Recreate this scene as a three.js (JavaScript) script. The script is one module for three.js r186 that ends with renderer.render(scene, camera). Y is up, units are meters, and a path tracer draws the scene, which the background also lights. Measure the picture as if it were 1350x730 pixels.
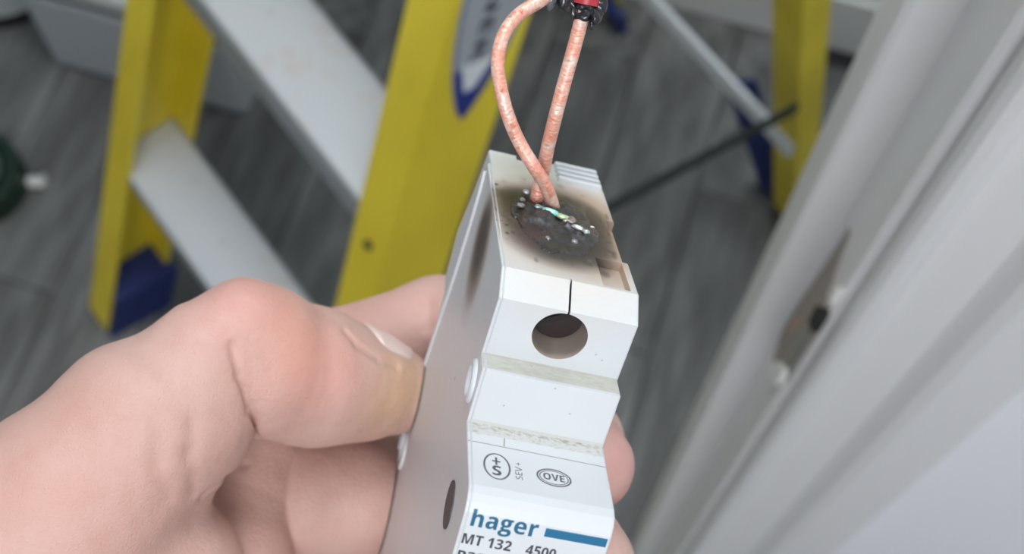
import * as THREE from 'three';
import { RectAreaLightUniformsLib } from 'three/addons/lights/RectAreaLightUniformsLib.js';
import { RoundedBoxGeometry } from 'three/addons/geometries/RoundedBoxGeometry.js';
import * as BGU from 'three/addons/utils/BufferGeometryUtils.js';
import { Brush, Evaluator, SUBTRACTION } from 'three-bvh-csg';

// ------------------------------------------------------------------ camera, light, exposure
const scene = new THREE.Scene();
const renderer = new THREE.WebGLRenderer({ antialias: true });
renderer.toneMapping = THREE.LinearToneMapping;
renderer.toneMappingExposure = 0.68;
renderer.shadowMap.enabled = true;
RectAreaLightUniformsLib.init();
scene.background = new THREE.Color(0.02, 0.02, 0.02);

const EYE = 1.5334, FPX = 1800;                        // eye height in metres, focal length in pixels of the 1350 wide frame
const V3 = (x, y, z) => new THREE.Vector3(x, y, z);
// the camera's own axes: the phone is tipped steeply down towards the floor
const CX = V3(0.9994, 0.0136, -0.0326), CY = V3(-0.0353, 0.3856, -0.9220), CZ = V3(0, 0.9226, 0.3858);
const camMat = new THREE.Matrix4().makeBasis(CX.normalize(), CY.normalize(), CZ.normalize());
const camera = new THREE.PerspectiveCamera(2 * Math.atan(365 / FPX) * 180 / Math.PI, 1350 / 730, 0.01, 30);
camera.position.set(0, EYE, 0);
camera.quaternion.setFromRotationMatrix(camMat);
camera.focus = 0.172;
camera.userData.fStop = 27;
scene.add(camera);

const ROOM_TURN = 15 * Math.PI / 180;                  // the room's walls are turned against the camera
const ru = V3(Math.cos(ROOM_TURN), 0, Math.sin(ROOM_TURN)), rv = V3(Math.sin(ROOM_TURN), 0, -Math.cos(ROOM_TURN));
const room = (u, y, v) => V3(0, y, 0).addScaledVector(ru, u).addScaledVector(rv, v);

const HALL = { u: 0.15, v: -0.85, w: 0.6, d: 0.6, L: 18 };        // ceiling light panel over the threshold side of the hall
const BACK = { u: 0.02, v: 0.6, w: 0.6, d: 0.5, L: 25 };           // ceiling light panel over the stepladder
function ceilingPanel(P, label) {
  const g = new THREE.Group(); g.name = numbered('ceiling_light'); scene.add(g);
  g.userData = { label, category: 'light' };
  g.position.copy(room(P.u, 2.4, P.v)); g.rotation.y = -ROOM_TURN;
  const fr = new THREE.Mesh(new RoundedBoxGeometry(P.w + 0.04, 0.03, P.d + 0.04, 2, 0.006), new THREE.MeshStandardMaterial({ color: 0xf2f2f0, roughness: 0.5 }));
  fr.name = 'frame'; fr.position.y = -0.015; g.add(fr);
  const df = new THREE.Mesh(new THREE.BoxGeometry(P.w, 0.004, P.d), new THREE.MeshStandardMaterial({ color: 0xffffff, emissive: 0xf8faff, emissiveIntensity: 1.5 }));
  df.name = 'diffuser'; df.position.y = -0.032; g.add(df);
  const l = new THREE.RectAreaLight(0xf8faff, P.L, P.w, P.d);
  l.position.set(0, -0.036, 0); l.rotation.x = -Math.PI / 2; g.add(l);
}

// ------------------------------------------------------------------ helpers
let seed = 7;
const rnd = () => { seed = (seed * 1664525 + 1013904223) >>> 0; return seed / 4294967296; };
const used = {};
function numbered(n) { const k = used[n] = (used[n] ?? -1) + 1; return k ? n + '_' + String(k).padStart(3, '0') : n; }
function hash(i, j, k) { let h = (i * 374761393 + j * 668265263 + k * 2147483647) | 0; h = Math.imul(h ^ (h >>> 13), 1274126177); return ((h ^ (h >>> 16)) >>> 0) / 4294967296; }
function noise(x, y, z = 0) {
  const i = Math.floor(x), j = Math.floor(y), k = Math.floor(z), s = t => t * t * (3 - 2 * t), u = s(x - i), v = s(y - j), w = s(z - k);
  const L = (a, b, t) => a + (b - a) * t;
  return L(L(L(hash(i, j, k), hash(i + 1, j, k), u), L(hash(i, j + 1, k), hash(i + 1, j + 1, k), u), v),
    L(L(hash(i, j, k + 1), hash(i + 1, j, k + 1), u), L(hash(i, j + 1, k + 1), hash(i + 1, j + 1, k + 1), u), v), w) * 2 - 1;
}
const fbm = (x, y, z, o = 3) => { let a = 0, s = 0.5; for (let i = 0; i < o; i++) { a += s * noise(x, y, z); x = x * 2.03 + 5.1; y = y * 2.03 + 1.7; z = z * 2.03 + 9.2; s *= 0.5; } return a; };
const M = (o) => new THREE.MeshStandardMaterial({ roughness: 0.6, ...o });
function tag(o, label, category, group) { o.userData = { ...o.userData, label, category }; if (group) o.userData.group = group; return o; }
function mesh(name, geo, mat, parent = scene) {
  const m = new THREE.Mesh(geo, mat); m.name = parent === scene ? numbered(name) : partName(name, parent);
  m.castShadow = m.receiveShadow = true; parent.add(m); return m;
}
function partName(n, parent) { const c = parent.userData.__n ??= {}; const k = c[n] = (c[n] ?? -1) + 1; return k ? n + '_' + String(k).padStart(3, '0') : n; }
function thing(name, label, category, pos, group) { const g = new THREE.Group(); g.name = numbered(name); g.position.copy(pos); scene.add(g); return tag(g, label, category, group); }
function tex(w, h, paint, srgb = true, repeat) {
  const c = document.createElement('canvas'); c.width = w; c.height = h; paint(c.getContext('2d'), w, h);
  const t = new THREE.CanvasTexture(c); if (srgb) t.colorSpace = THREE.SRGBColorSpace;
  t.wrapS = t.wrapT = repeat ? THREE.RepeatWrapping : THREE.ClampToEdgeWrapping; return t;
}
function noiseTex(w, h, fn, srgb = false) {           // fn(x, y) -> [r, g, b] 0..255
  const d = new Uint8Array(w * h * 4);
  for (let y = 0; y < h; y++) for (let x = 0; x < w; x++) { const c = fn(x, y), o = (y * w + x) * 4; d[o] = c[0]; d[o + 1] = c[1]; d[o + 2] = c[2]; d[o + 3] = 255; }
  const t = new THREE.DataTexture(d, w, h); t.magFilter = t.minFilter = THREE.LinearFilter; t.wrapS = t.wrapT = THREE.RepeatWrapping;
  if (srgb) t.colorSpace = THREE.SRGBColorSpace; t.needsUpdate = true; return t;
}
// a straight prism: outline [[x, z], ...] carried from point a to point b
function prism(outline, a, b) {
  const pts = outline.map(p => new THREE.Vector2(p[0], p[1])); if (THREE.ShapeUtils.area(pts) < 0) pts.reverse();
  const n = pts.length, pos = [], tri = THREE.ShapeUtils.triangulateShape(pts, []);
  const P = (i, e) => { const o = e ? b : a; return [o.x + pts[i].x, o.y, o.z + pts[i].y]; };
  for (const t of tri) { pos.push(...P(t[0], 0), ...P(t[1], 0), ...P(t[2], 0), ...P(t[2], 1), ...P(t[1], 1), ...P(t[0], 1)); }
  for (let i = 0; i < n; i++) { const j = (i + 1) % n; pos.push(...P(i, 0), ...P(j, 1), ...P(j, 0), ...P(i, 0), ...P(i, 1), ...P(j, 1)); }
  const g = new THREE.BufferGeometry(); g.setAttribute('position', new THREE.Float32BufferAttribute(pos, 3)); g.computeVertexNormals();
  g.setAttribute('uv', new THREE.Float32BufferAttribute(pos.flatMap((v, i) => i % 3 === 0 ? [pos[i] + pos[i + 2], pos[i + 1]] : []), 2));
  return g;
}
function bar(a, b, w, h, r = 0.002) {                  // a rounded bar from a to b
  const d = b.clone().sub(a), g = new RoundedBoxGeometry(w, h, d.length(), 2, r);
  const m = new THREE.Matrix4().lookAt(b, a, V3(0, 1, 0)); g.applyMatrix4(m); g.translate((a.x + b.x) / 2, (a.y + b.y) / 2, (a.z + b.z) / 2); return g;
}

// ------------------------------------------------------------------ the room (u to the right, v away from the camera)
const paint = noiseTex(256, 256, (x, y) => { const n = 128 + 60 * fbm(x / 8, y / 8, 1, 3); return [n, n, n]; });
const mWall = M({ color: 0xf0f1f4, roughness: 0.8, bumpMap: paint, bumpScale: 0.0004 });
const mFarWall = M({ color: 0xc2cccd, roughness: 0.85, bumpMap: paint, bumpScale: 0.0004 });
const mGloss = M({ color: 0xeaeae8, roughness: 0.36, bumpMap: paint, bumpScale: 0.0002 });
const mSkirt = M({ color: 0xd9dad6, roughness: 0.45 });
function rbox(u0, u1, y0, y1, v0, v1) { const g = new THREE.BoxGeometry(u1 - u0, y1 - y0, v1 - v0); g.translate((u0 + u1) / 2, (y0 + y1) / 2, -(v0 + v1) / 2); return g; }
function struct(name, geos, mat) { const m = mesh(name, Array.isArray(geos) ? BGU.mergeGeometries(geos) : geos, mat); m.rotation.y = -ROOM_TURN; m.userData.kind = 'structure'; return m; }
const U0 = -1.75, U1 = 1.2, VB = -1.4, VF = 1.075, HC = 2.4;
const mSub = M({ color: 0x1c1e20, roughness: 0.9 });
const floor = struct('floor', rbox(U0 - 0.1, U1 + 0.1, -0.1, -0.006, VB - 0.1, VF + 0.1), mSub);
struct('ceiling', rbox(U0 - 0.1, U1 + 0.1, HC, HC + 0.1, VB - 0.1, VF + 0.1), mWall);
struct('wall_far', rbox(U0 - 0.1, U1 + 0.1, 0, HC, VF, VF + 0.1), mFarWall);
struct('wall_left', rbox(U0 - 0.1, U0, 0, HC, VB - 0.1, VF), mWall);
struct('wall_right', rbox(U1, U1 + 0.1, 0, HC, VB - 0.1, VF), mWall);
struct('wall_back', rbox(U0, U1, 0, HC, VB - 0.1, VB), mWall);
const JU = 0.064, JL = -0.76, VP0 = 0.203, VP1 = 0.33, HEAD = 2.0;   // door opening
struct('wall_partition', [rbox(JU + 0.028, U1, 0, HC, VP0, VP1), rbox(U0, JL - 0.028, 0, HC, VP0, VP1), rbox(JL - 0.028, JU + 0.028, HEAD + 0.03, HC, VP0, VP1)], mWall);
struct('baseboard_far', [rbox(U0, U1, 0, 0.105, VF - 0.02, VF), rbox(U0, U1, 0.105, 0.118, VF - 0.012, VF)], mSkirt);

// floor planks, laid along v
const grain = noiseTex(256, 512, (x, y) => {
  const n = fbm(x / 9, y / 70, 3, 4) + 0.5 * fbm(x / 3, y / 60, 8, 2), k = fbm(x / 40, y / 60, 5, 3);
  const b = 140 + 20 * n + 44 * k; return [b, b, b * 0.985];
}, true);
const plankTone = [0xb8bab9, 0xc6c9c8, 0xaeb0b0, 0xd2d4d4, 0xbdbfbd].map(c => M({ color: c, map: grain, roughness: 0.55 }));
const PW = 0.118, PL = 0.62;
function plankGeo(w, l) { const g = new RoundedBoxGeometry(w - 0.0016, 0.006, l - 0.0016, 1, 0.0012); return g; }
const pg = plankGeo(PW, PL); { const p = pg.attributes.position, uv = []; for (let i = 0; i < p.count; i++) uv.push(p.getX(i) / PW + 0.5, p.getZ(i) / PL + 0.5); pg.setAttribute('uv', new THREE.Float32BufferAttribute(uv, 2)); }
{
  const rest = [];
  for (let i = 0, u = U0 + PW / 2; u < U1; i++, u += PW) {
    const off = (i * 0.37 % 1) * PL;
    for (let v = VB - PL + off; v < VF - 0.02; v += PL) {
      const a = Math.max(v, VB), b = Math.min(v + PL, VF - 0.02); if (b - a < 0.05) continue;
      const inView = u > -1.15 && u < 0.45 && b > 0.1;
      let g = pg; if (b - a < PL - 0.001) { g = pg.clone(); g.scale(1, 1, (b - a) / PL); }
      if (inView) { const m = mesh('plank', g, plankTone[Math.floor(rnd() * 5)], floor); m.position.set(u, -0.003, -(a + b) / 2); }
      else { g = g.clone(); g.translate(u, -0.003, -(a + b) / 2); rest.push(g); }
    }
  }
  const m = mesh('plank_field', BGU.mergeGeometries(rest), plankTone[0], floor); m.userData.kind = 'stuff'; m.userData.label = 'planks of the floor further back';
}

// door frame: jamb, stop, architrave, strike plate on the rebate
{
  const d = new THREE.Group(); d.name = 'door_1'; d.rotation.y = -ROOM_TURN; d.userData.kind = 'structure'; scene.add(d);
  const P = (pts) => pts.map(p => [p[0], -p[1]]);
  const up = (pts, y0 = 0, y1 = HEAD) => prism(P(pts), V3(0, y0, 0), V3(0, y1, 0));
  mesh('door_jamb', up([[JU, 0.2065], [JU + 0.0015, 0.205], [JU + 0.028, 0.205], [JU + 0.028, 0.335], [JU, 0.335]]), mGloss, d);
  mesh('door_jamb', up([[JL, 0.205], [JL - 0.028, 0.205], [JL - 0.028, 0.335], [JL, 0.335]]), mGloss, d);
  mesh('door_head', rbox(JL - 0.028, JU + 0.028, HEAD, HEAD + 0.03, 0.205, 0.335), mGloss, d);
  const st = [[JU, 0.2505], [JU - 0.0135, 0.2505], [JU - 0.0158, 0.2522], [JU - 0.0165, 0.255], [JU - 0.0165, 0.288], [JU, 0.288]];
  mesh('door_stop', up(st), mGloss, d);
  mesh('door_stop', up(st.map(p => [JL + JU - p[0], p[1]])), mGloss, d);
  // moulded architrave on the hall side
  const A = [[JU + 0.004, 0.203], [JU + 0.004, 0.1955], [JU + 0.006, 0.193], [JU + 0.009, 0.192], [JU + 0.0125, 0.193], [JU + 0.0145, 0.1965], [JU + 0.033, 0.1955], [JU + 0.035, 0.193], [JU + 0.038, 0.1875], [JU + 0.042, 0.185], [JU + 0.062, 0.1845], [JU + 0.0645, 0.187], [JU + 0.0645, 0.203]];
  mesh('architrave', up(A, 0, HEAD + 0.07), mGloss, d);
  mesh('architrave', up(A.map(p => [JL + JU - p[0], p[1]]), 0, HEAD + 0.07), mGloss, d);
  mesh('architrave', rbox(JL - 0.07, JU + 0.0645, HEAD + 0.005, HEAD + 0.07, 0.185, 0.203), mGloss, d);
  const B = [[JU + 0.004, 0.335], [JU + 0.004, 0.35], [JU + 0.064, 0.35], [JU + 0.064, 0.335]];
  mesh('architrave', up(B, 0, HEAD + 0.07), mGloss, d); mesh('architrave', up(B.map(p => [JL + JU - p[0], p[1]]), 0, HEAD + 0.07), mGloss, d);
  // chipped mortise with the metal strike plate
  const wood = M({ color: 0xa0968b, roughness: 0.85 }), bare = M({ color: 0xb59a86, roughness: 0.85 }), dark = M({ color: 0x17181a, roughness: 0.8 });
  const chip = (pts, m, t, name) => { const s = new THREE.Shape(pts.map(p => new THREE.Vector2(p[0], p[1]))); const g = new THREE.ExtrudeGeometry(s, { depth: t, bevelEnabled: true, bevelThickness: 0.0003, bevelSize: 0.0004, bevelSegments: 1 }); g.rotateY(-Math.PI / 2); g.translate(JU, 0, 0); const o = mesh(name, g, m, d); return o; };
  // shape x -> -v ... rotateY(-90): x -> z, so x is -v
  const Y = (drop) => EYE - drop;
  chip([[-0.2494, Y(0.5905)], [-0.2467, Y(0.5398)], [-0.2425, Y(0.4959)], [-0.2397, Y(0.4563)], [-0.2345, Y(0.452)], [-0.2269, Y(0.4632)], [-0.2175, Y(0.4712)], [-0.2045, Y(0.468)], [-0.2045, Y(0.535)], [-0.2165, Y(0.565)], [-0.2386, Y(0.6)]], wood, 0.0004, 'chipped_mortise');
  const plate = M({ color: 0x9a9b98, roughness: 0.42, metalness: 0.5 }), white = M({ color: 0xf6f5f0, roughness: 0.4 });
  chip([[-0.2209, Y(0.5478)], [-0.223, Y(0.5163)], [-0.211, Y(0.492)], [-0.2045, Y(0.483)], [-0.2045, Y(0.523)], [-0.213, Y(0.548)]], plate, 0.0012, 'strike_plate');
  chip([[-0.2176, Y(0.4983)], [-0.2203, Y(0.4888)], [-0.2073, Y(0.4593)], [-0.2045, Y(0.4615)], [-0.2045, Y(0.475)], [-0.2092, Y(0.4863)]], dark, 0.0014, 'latch_hole');
  chip([[-0.2397, Y(0.5645)], [-0.2389, Y(0.5475)], [-0.2318, Y(0.528)], [-0.2292, Y(0.5375)]], bare, 0.0014, 'bare_wood');
  chip([[-0.2279, Y(0.5897)], [-0.2313, Y(0.5863)], [-0.2189, Y(0.5521)], [-0.2065, Y(0.526)], [-0.2055, Y(0.537)], [-0.2108, Y(0.5564)]], white, 0.003, 'paint_chip');
  chip([[-0.2088, Y(0.452)], [-0.2045, Y(0.447)], [-0.2045, Y(0.436)], [-0.208, Y(0.441)]], white, 0.002, 'paint_chip');
}

ceilingPanel(HALL, 'square white ceiling light panel in the hall before the doorway');
ceilingPanel(BACK, 'square white ceiling light panel above the yellow stepladder');

// ------------------------------------------------------------------ the stepladder
{
  const O = V3(-0.3689, 0, -0.4077), yaw = 0.8905, ta = Math.tan(0.3313), tb = Math.tan(0.2333), W0 = 0.2171, tau = 0.0644, F = 0.0375, D = 0.077, TOP = 1.27, RW = 0.2077;
  const L = thing('stepladder', 'yellow fibreglass stepladder with grey metal treads and navy blue feet', 'stepladder', O); L.rotation.y = -yaw;
  const yel = noiseTex(128, 256, (x, y) => { const n = fbm(x / 6, y / 40, 2, 3) * 14 + fbm(x / 30, y / 30, 9, 3) * 16; return [230 + n, 208 + n, 50 + n * 0.6]; }, true);
  const mY = M({ map: yel, roughness: 0.42 }), mAl = M({ color: 0xb9bdbf, roughness: 0.5, metalness: 0.25 }), mNavy = M({ color: 0x1b2c66, roughness: 0.6 }), mDark = M({ color: 0x2b302f, roughness: 0.6, metalness: 0.3 });
  const fr = (s, h, dv = 0, du = 0) => V3(s * (W0 - tau * h - du), h, -(h * ta + dv));
  const R0 = 1.2938 * (ta + tb);
  const rr = (s, h, dv = 0, du = 0) => V3(s * (RW - du - 0.02 * h), h, -(R0 - h * tb + dv));
  const ch = (s, f, d, t) => [[0, 0], [0, -d], [-s * f, -d], [-s * f, -d + t], [-s * t, -d + t], [-s * t, -t], [-s * f, -t], [-s * f, 0]];
  for (const s of [-1, 1]) {
    const r = mesh('front_rail', prism(ch(s, F, D, 0.0045), fr(s, 0.012), fr(s, TOP)), mY, L);
    // navy boot round the rail's foot
    const b = (f, d, t, h) => prism([[s * 0.004, 0.002], [s * 0.004, -d - 0.006], [-s * f, -d - 0.006], [-s * f, -0.008], [-s * (f - 0.03), -0.006]], fr(s, 0), fr(s, h));
    mesh('foot', prism([[-s * 0.005, -0.005], [-s * 0.005, -D - 0.004], [-s * 0.052, -D - 0.004], [-s * 0.046, -0.005]], fr(s, 0), fr(s, 0.085)), mNavy, L);
    const rl = mesh('rear_rail', prism(ch(s, F, 0.032, 0.004), rr(s, 0.01), rr(s, TOP - 0.03)), mY, L);
    const fo = new THREE.Shape([[0, 0], [0, 0.19], [-0.012, 0.19], [-0.03, 0.1], [-0.034, 0]].map(p => new THREE.Vector2(p[0], p[1])));
    const a = rr(s, 0, 0.028, F), c = rr(s, 0.2, 0.028, F + 0.03), e = rr(s, 0, 0.028, F + 0.028), q = rr(s, 0.2, 0.028, F);
    mesh('rear_foot', prism([[0, 0], [0, -0.012], [-s * 0.034, -0.012], [-s * 0.034, 0]], rr(s, 0, 0.004, F), rr(s, 0.05, 0.004, F)), mNavy, L);
    if (s > 0) mesh('gusset', bar(rr(s, 0.05, 0.01, F + 0.012), rr(s, 0.262, 0.01, F + 0.065), 0.005, 0.035, 0.002), mNavy, L);
  }
  // treads with a deep front lip
  const dirt = tex(512, 128, (c, w, h) => {
    c.fillStyle = '#c3c7c9'; c.fillRect(0, 0, w, h);
    for (let i = 0; i < 40; i++) { const x = rnd() * w, y = rnd() * h, r = 1 + rnd() * rnd() * 6; c.fillStyle = rnd() < 0.5 ? 'rgba(196,176,165,.22)' : 'rgba(150,150,148,.2)'; c.beginPath(); c.ellipse(x, y, r * 1.6, r, rnd() * 3, 0, 7); c.fill(); }
    for (let i = 0; i < 25; i++) { const x = 250 + rnd() * 120, y = rnd() * h, r = 2 + rnd() * 8; c.fillStyle = 'rgba(200,178,165,.25)'; c.beginPath(); c.ellipse(x, y, r * 1.6, r, rnd() * 3, 0, 7); c.fill(); }
  });
  const mTread = M({ map: dirt, roughness: 0.55, metalness: 0.2 });
  const T = 0.0722;
  for (const h of [0.3169, 0.6239, 0.931]) {
    const w = 2 * (W0 - tau * h - 0.0048), g1 = new RoundedBoxGeometry(w, 0.004, T, 2, 0.0015); g1.translate(0, h - 0.002, -(h * ta + T / 2));
    const lip = h < 0.4 ? 0.028 : 0.048;
    const g2 = new RoundedBoxGeometry(w, lip, 0.0035, 2, 0.001); g2.translate(0, h - lip / 2, -(h * ta + 0.0018));
    const g3 = g2.clone(); g3.translate(0, 0, -T + 0.0035);
    const t = mesh('tread', g1, mTread, L);
    mesh('tread_lip', g2, M({ color: 0x9fa5a5, roughness: 0.5, metalness: 0.3 }), t); mesh('tread_lip', g3, mAl, t);
  }
  const cap = new RoundedBoxGeometry(2 * (W0 - tau * TOP) + 0.05, 0.05, 0.17, 3, 0.012); cap.translate(0, TOP + 0.01, -(TOP * ta + 0.045)); mesh('top_cap', cap, mNavy, L);
  for (const h of [0.2663, 0.72]) mesh('rear_brace', bar(rr(-1, h, -0.004, 0.003), rr(1, h, -0.004, 0.003), 0.006, 0.026), M({ color: 0xdfe4e5, roughness: 0.5 }), L);
  mesh('spreader_bar', bar(fr(1, 0.5, 0.06, -0.006), rr(1, 0.398, -0.006, -0.003), 0.006, 0.014), mDark, L);
  // rivets on the right rail's front flange
  for (const [h, du] of [[0.6, 0.018], [0.905, 0.018], [0.3, 0.018]]) { const g = new THREE.CylinderGeometry(0.004, 0.004, 0.003, 12); g.rotateX(Math.PI / 2 - 0.33); const p = fr(1, h, -0.001, du); g.translate(p.x, p.y, p.z); mesh('rivet', g, mDark, L); }
  // oval maker's label on the outer face of the right rail
  const LH = 0.127, LW = 0.030;
  const lensW = (d) => LW * Math.pow(Math.max(0, 1 - (d / LH) ** 2), 0.8);
  const logo = tex(512, 1024, (c, w, h) => {
    const lens = (k, dx, cutLo = 0, cutHi = 1) => { c.beginPath(); for (let i = 0; i <= 80; i++) { const d = (i / 40 - 1) * LH; c.lineTo(w / 2 + dx + lensW(d) / LW * w / 2 * k, h / 2 + d / LH * h / 2); } for (let i = 80; i >= 0; i--) { const d = (i / 40 - 1) * LH; c.lineTo(w / 2 + dx - lensW(d) / LW * w / 2 * k, h / 2 + d / LH * h / 2); } c.closePath(); };
    c.fillStyle = '#b0b6ba'; c.fillRect(0, 0, w, h);
    c.fillStyle = '#6d7696'; lens(0.95, 0); c.fill(); c.fillStyle = '#a9b0b5'; lens(0.87, 4); c.fill();
    for (const k of [0, 1]) { c.save(); c.beginPath(); c.rect(0, k ? h * 0.79 : 0, w, h * 0.21); c.clip(); c.fillStyle = '#1b2f82'; lens(0.95, 0); c.fill(); c.restore(); }
    c.fillStyle = '#e6eaec'; for (const k of [1, -1]) { c.save(); c.translate(w / 2, h / 2); c.scale(1, k); c.beginPath(); c.moveTo(-120, 285); c.lineTo(120, 285); c.lineTo(20, 390); c.lineTo(-50, 395); c.closePath(); c.fill(); c.restore(); }
    c.save(); c.translate(w / 2 - 30, h / 2); c.rotate(Math.PI / 2); c.fillStyle = '#181c20'; c.textAlign = 'center'; c.textBaseline = 'middle';
    c.font = 'bold 135px sans-serif'; const m = c.measureText('WERNER').width; c.scale(560 / m, 1); c.fillText('WERNER', 0, 0); c.restore();
  });
  {
    const ax = fr(1, 1).sub(fr(1, 0)).normalize(), dv = V3(0, 0, -1), n = new THREE.Vector3().crossVectors(ax, dv).normalize(), q = new THREE.Vector3().crossVectors(n, ax);
    if (n.x < 0) n.negate();
    const S = new THREE.Shape(); for (let i = 0; i <= 60; i++) { const d = (i / 30 - 1) * LH; i ? S.lineTo(lensW(d), d) : S.moveTo(0, d); } for (let i = 59; i > 0; i--) { const d = (i / 30 - 1) * LH; S.lineTo(-lensW(d), d); }
    const g = new THREE.ExtrudeGeometry(S, { depth: 0.0006, bevelEnabled: false, curveSegments: 40 });
    const p = g.attributes.position, uv = []; for (let i = 0; i < p.count; i++) uv.push(0.5 + p.getX(i) / (2 * LW), 0.5 + p.getY(i) / (2 * LH)); g.setAttribute('uv', new THREE.Float32BufferAttribute(uv, 2));
    // across runs rearwards, along runs up the rail
    const acr = new THREE.Vector3().crossVectors(ax, n).normalize(); if (acr.z > 0) acr.negate();
    const nn = new THREE.Vector3().crossVectors(acr, ax).normalize();
    const c = fr(1, 0).addScaledVector(ax, 0.902).addScaledVector(acr, 0.037).addScaledVector(nn, 0.0004);
    g.applyMatrix4(new THREE.Matrix4().makeBasis(acr, ax, nn).setPosition(c));
    mesh('oval_label', g, M({ map: logo, roughness: 0.4 }), L).userData.label = 'oval silver and blue label with dark lettering';
  }
}

// ------------------------------------------------------------------ things on the floor behind
{
  const b = thing('storage_box', 'pale grey plastic storage box with a lid behind the stepladder', 'box', room(-0.685, 0, 0.88)); b.rotation.y = -ROOM_TURN;
  const body = new RoundedBoxGeometry(0.27, 0.16, 0.3, 3, 0.012); body.translate(0, 0.08, 0); mesh('box_body', body, M({ color: 0xb8bec2, roughness: 0.5 }), b);
  const seam = new RoundedBoxGeometry(0.262, 0.03, 0.292, 2, 0.006); seam.translate(0, 0.172, 0); mesh('seal', seam, M({ color: 0x39403c, roughness: 0.7 }), b);
  const lid = new RoundedBoxGeometry(0.285, 0.035, 0.315, 3, 0.01); lid.translate(0, 0.203, 0); mesh('lid', lid, M({ color: 0xd0d4d2, roughness: 0.45 }), b);
  const k = thing('bucket', 'white round bucket with a black base ring, left of the storage box', 'bucket', room(-0.94, 0, 0.842)); k.scale.setScalar(0.72);
  mesh('bucket_body', new THREE.LatheGeometry([[0.0, 0.03], [0.12, 0.03], [0.128, 0.04], [0.148, 0.24], [0.155, 0.245], [0.155, 0.255], [0.143, 0.255], [0.12, 0.05], [0, 0.045]].map(p => new THREE.Vector2(...p)), 48), M({ color: 0xd4dad9, roughness: 0.5 }), k);
  mesh('base_ring', new THREE.LatheGeometry([[0.10, 0.031], [0.10, 0], [0.124, 0], [0.127, 0.004], [0.127, 0.028], [0.122, 0.031]].map(p => new THREE.Vector2(...p)), 48), M({ color: 0x1d1f24, roughness: 0.7 }), k);
  const r = thing('tape_roll', 'dark green roll of tape lying on the grey floor', 'tape', room(-0.828, 0, 0.542));
  mesh('tape', new THREE.LatheGeometry([[0.034, 0.001], [0.054, 0.001], [0.0555, 0.003], [0.0555, 0.046], [0.054, 0.048], [0.034, 0.048], [0.034, 0.001]].map(p => new THREE.Vector2(...p)), 48), M({ color: 0x0a2a1c, roughness: 0.45 }), r);
  mesh('core', new THREE.LatheGeometry([[0.030, 0], [0.0345, 0], [0.0345, 0.0485], [0.030, 0.0485], [0.030, 0]].map(p => new THREE.Vector2(...p)), 40), M({ color: 0x6f8a7c, roughness: 0.7 }), r);
  const w = thing('wall_plug', 'tiny white plastic plug on the floor beside the green tape roll', 'plug', room(-0.768, 0, 0.564));
  const wb = new THREE.CapsuleGeometry(0.0075, 0.012, 4, 12); wb.rotateZ(1.57); wb.translate(0, 0.0075, 0); mesh('plug_body', wb, M({ color: 0xd8d8d4 }), w);
  const wf = new THREE.CylinderGeometry(0.0095, 0.0095, 0.003, 16); wf.rotateZ(1.57); wf.translate(0.012, 0.0095, 0); mesh('collar', wf, M({ color: 0xd8d8d4 }), w);
}

// ------------------------------------------------------------------ the circuit breaker (millimetres in its own frame: x across, y towards the burnt end, z towards the front)
const BX = V3(0.9662, -0.2037, -0.1580), BY = V3(0.2502, 0.8888, 0.3839), BZ = V3(0.0623, -0.4104, 0.9098), BT = V3(4.578, 17.181, -205.462);
const cam = (x, y, z) => V3(x, y, z);                                  // a point in camera millimetres
const loc = (x, y, z) => BT.clone().addScaledVector(BX, x).addScaledVector(BY, y).addScaledVector(BZ, z);
const px = (u, v, d) => V3((u - 675) / FPX * d, (365 - v) / FPX * d, -d);
const toWorld = (p) => p.clone().multiplyScalar(0.001).applyMatrix4(camMat).add(V3(0, EYE, 0));
const breakerMat = camMat.clone().multiply(new THREE.Matrix4().makeBasis(BX, BY, BZ));

const FRONT = [[0, -0.5], [-0.09, 42.7], [-2.43, 46.79], [-10.81, 45.45], [-11.07, 49.1], [-18.63, 48.6], [-19.0, 52.7], [-19.5, 61.2], [-19.9, 62.4], [-20.7, 63.1], [-21.8, 63.5], [-23.6, 63.6], [-62, 63.6], [-66, 62.4], [-66.5, 48.6], [-74, 49.1], [-74.4, 45.45], [-82.8, 46.7], [-85.3, 42.7], [-85.4, -19]];
const BACKP = [[-84, -21.5], [-67, -21], [-62.5, -10], [-44, -9.6], [-29, -9.3], [-27.5, -12.8], [-18.4, -12.6], [-9, -5.9]];
const OUT = [...FRONT, ...BACKP];
const ARC = [0]; for (let i = 1; i < FRONT.length; i++) ARC.push(ARC[i - 1] + Math.hypot(FRONT[i][0] - FRONT[i - 1][0], FRONT[i][1] - FRONT[i - 1][1]));
const AW = 2048, AH = 2048, SX = 20, SY = 16, LX = 440, LS = 12;       // atlas: front strip 20 x 16 px per mm, side 12 px per mm
const sideUV = (y, z) => [(LX + (y + 90) * LS) / AW, 1 - ((z + 25) * LS) / AH];
const stripUV = (x, s) => [((x + 8.75) * SX + 10) / AW, 1 - (s * SY + 4) / AH];
const swatchUV = (k) => [(1640 + k * 90) / AW, 1 - 1500 / AH];          // flat patches: 0 hole wall, 1 channel tan, 2 soot
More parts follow.
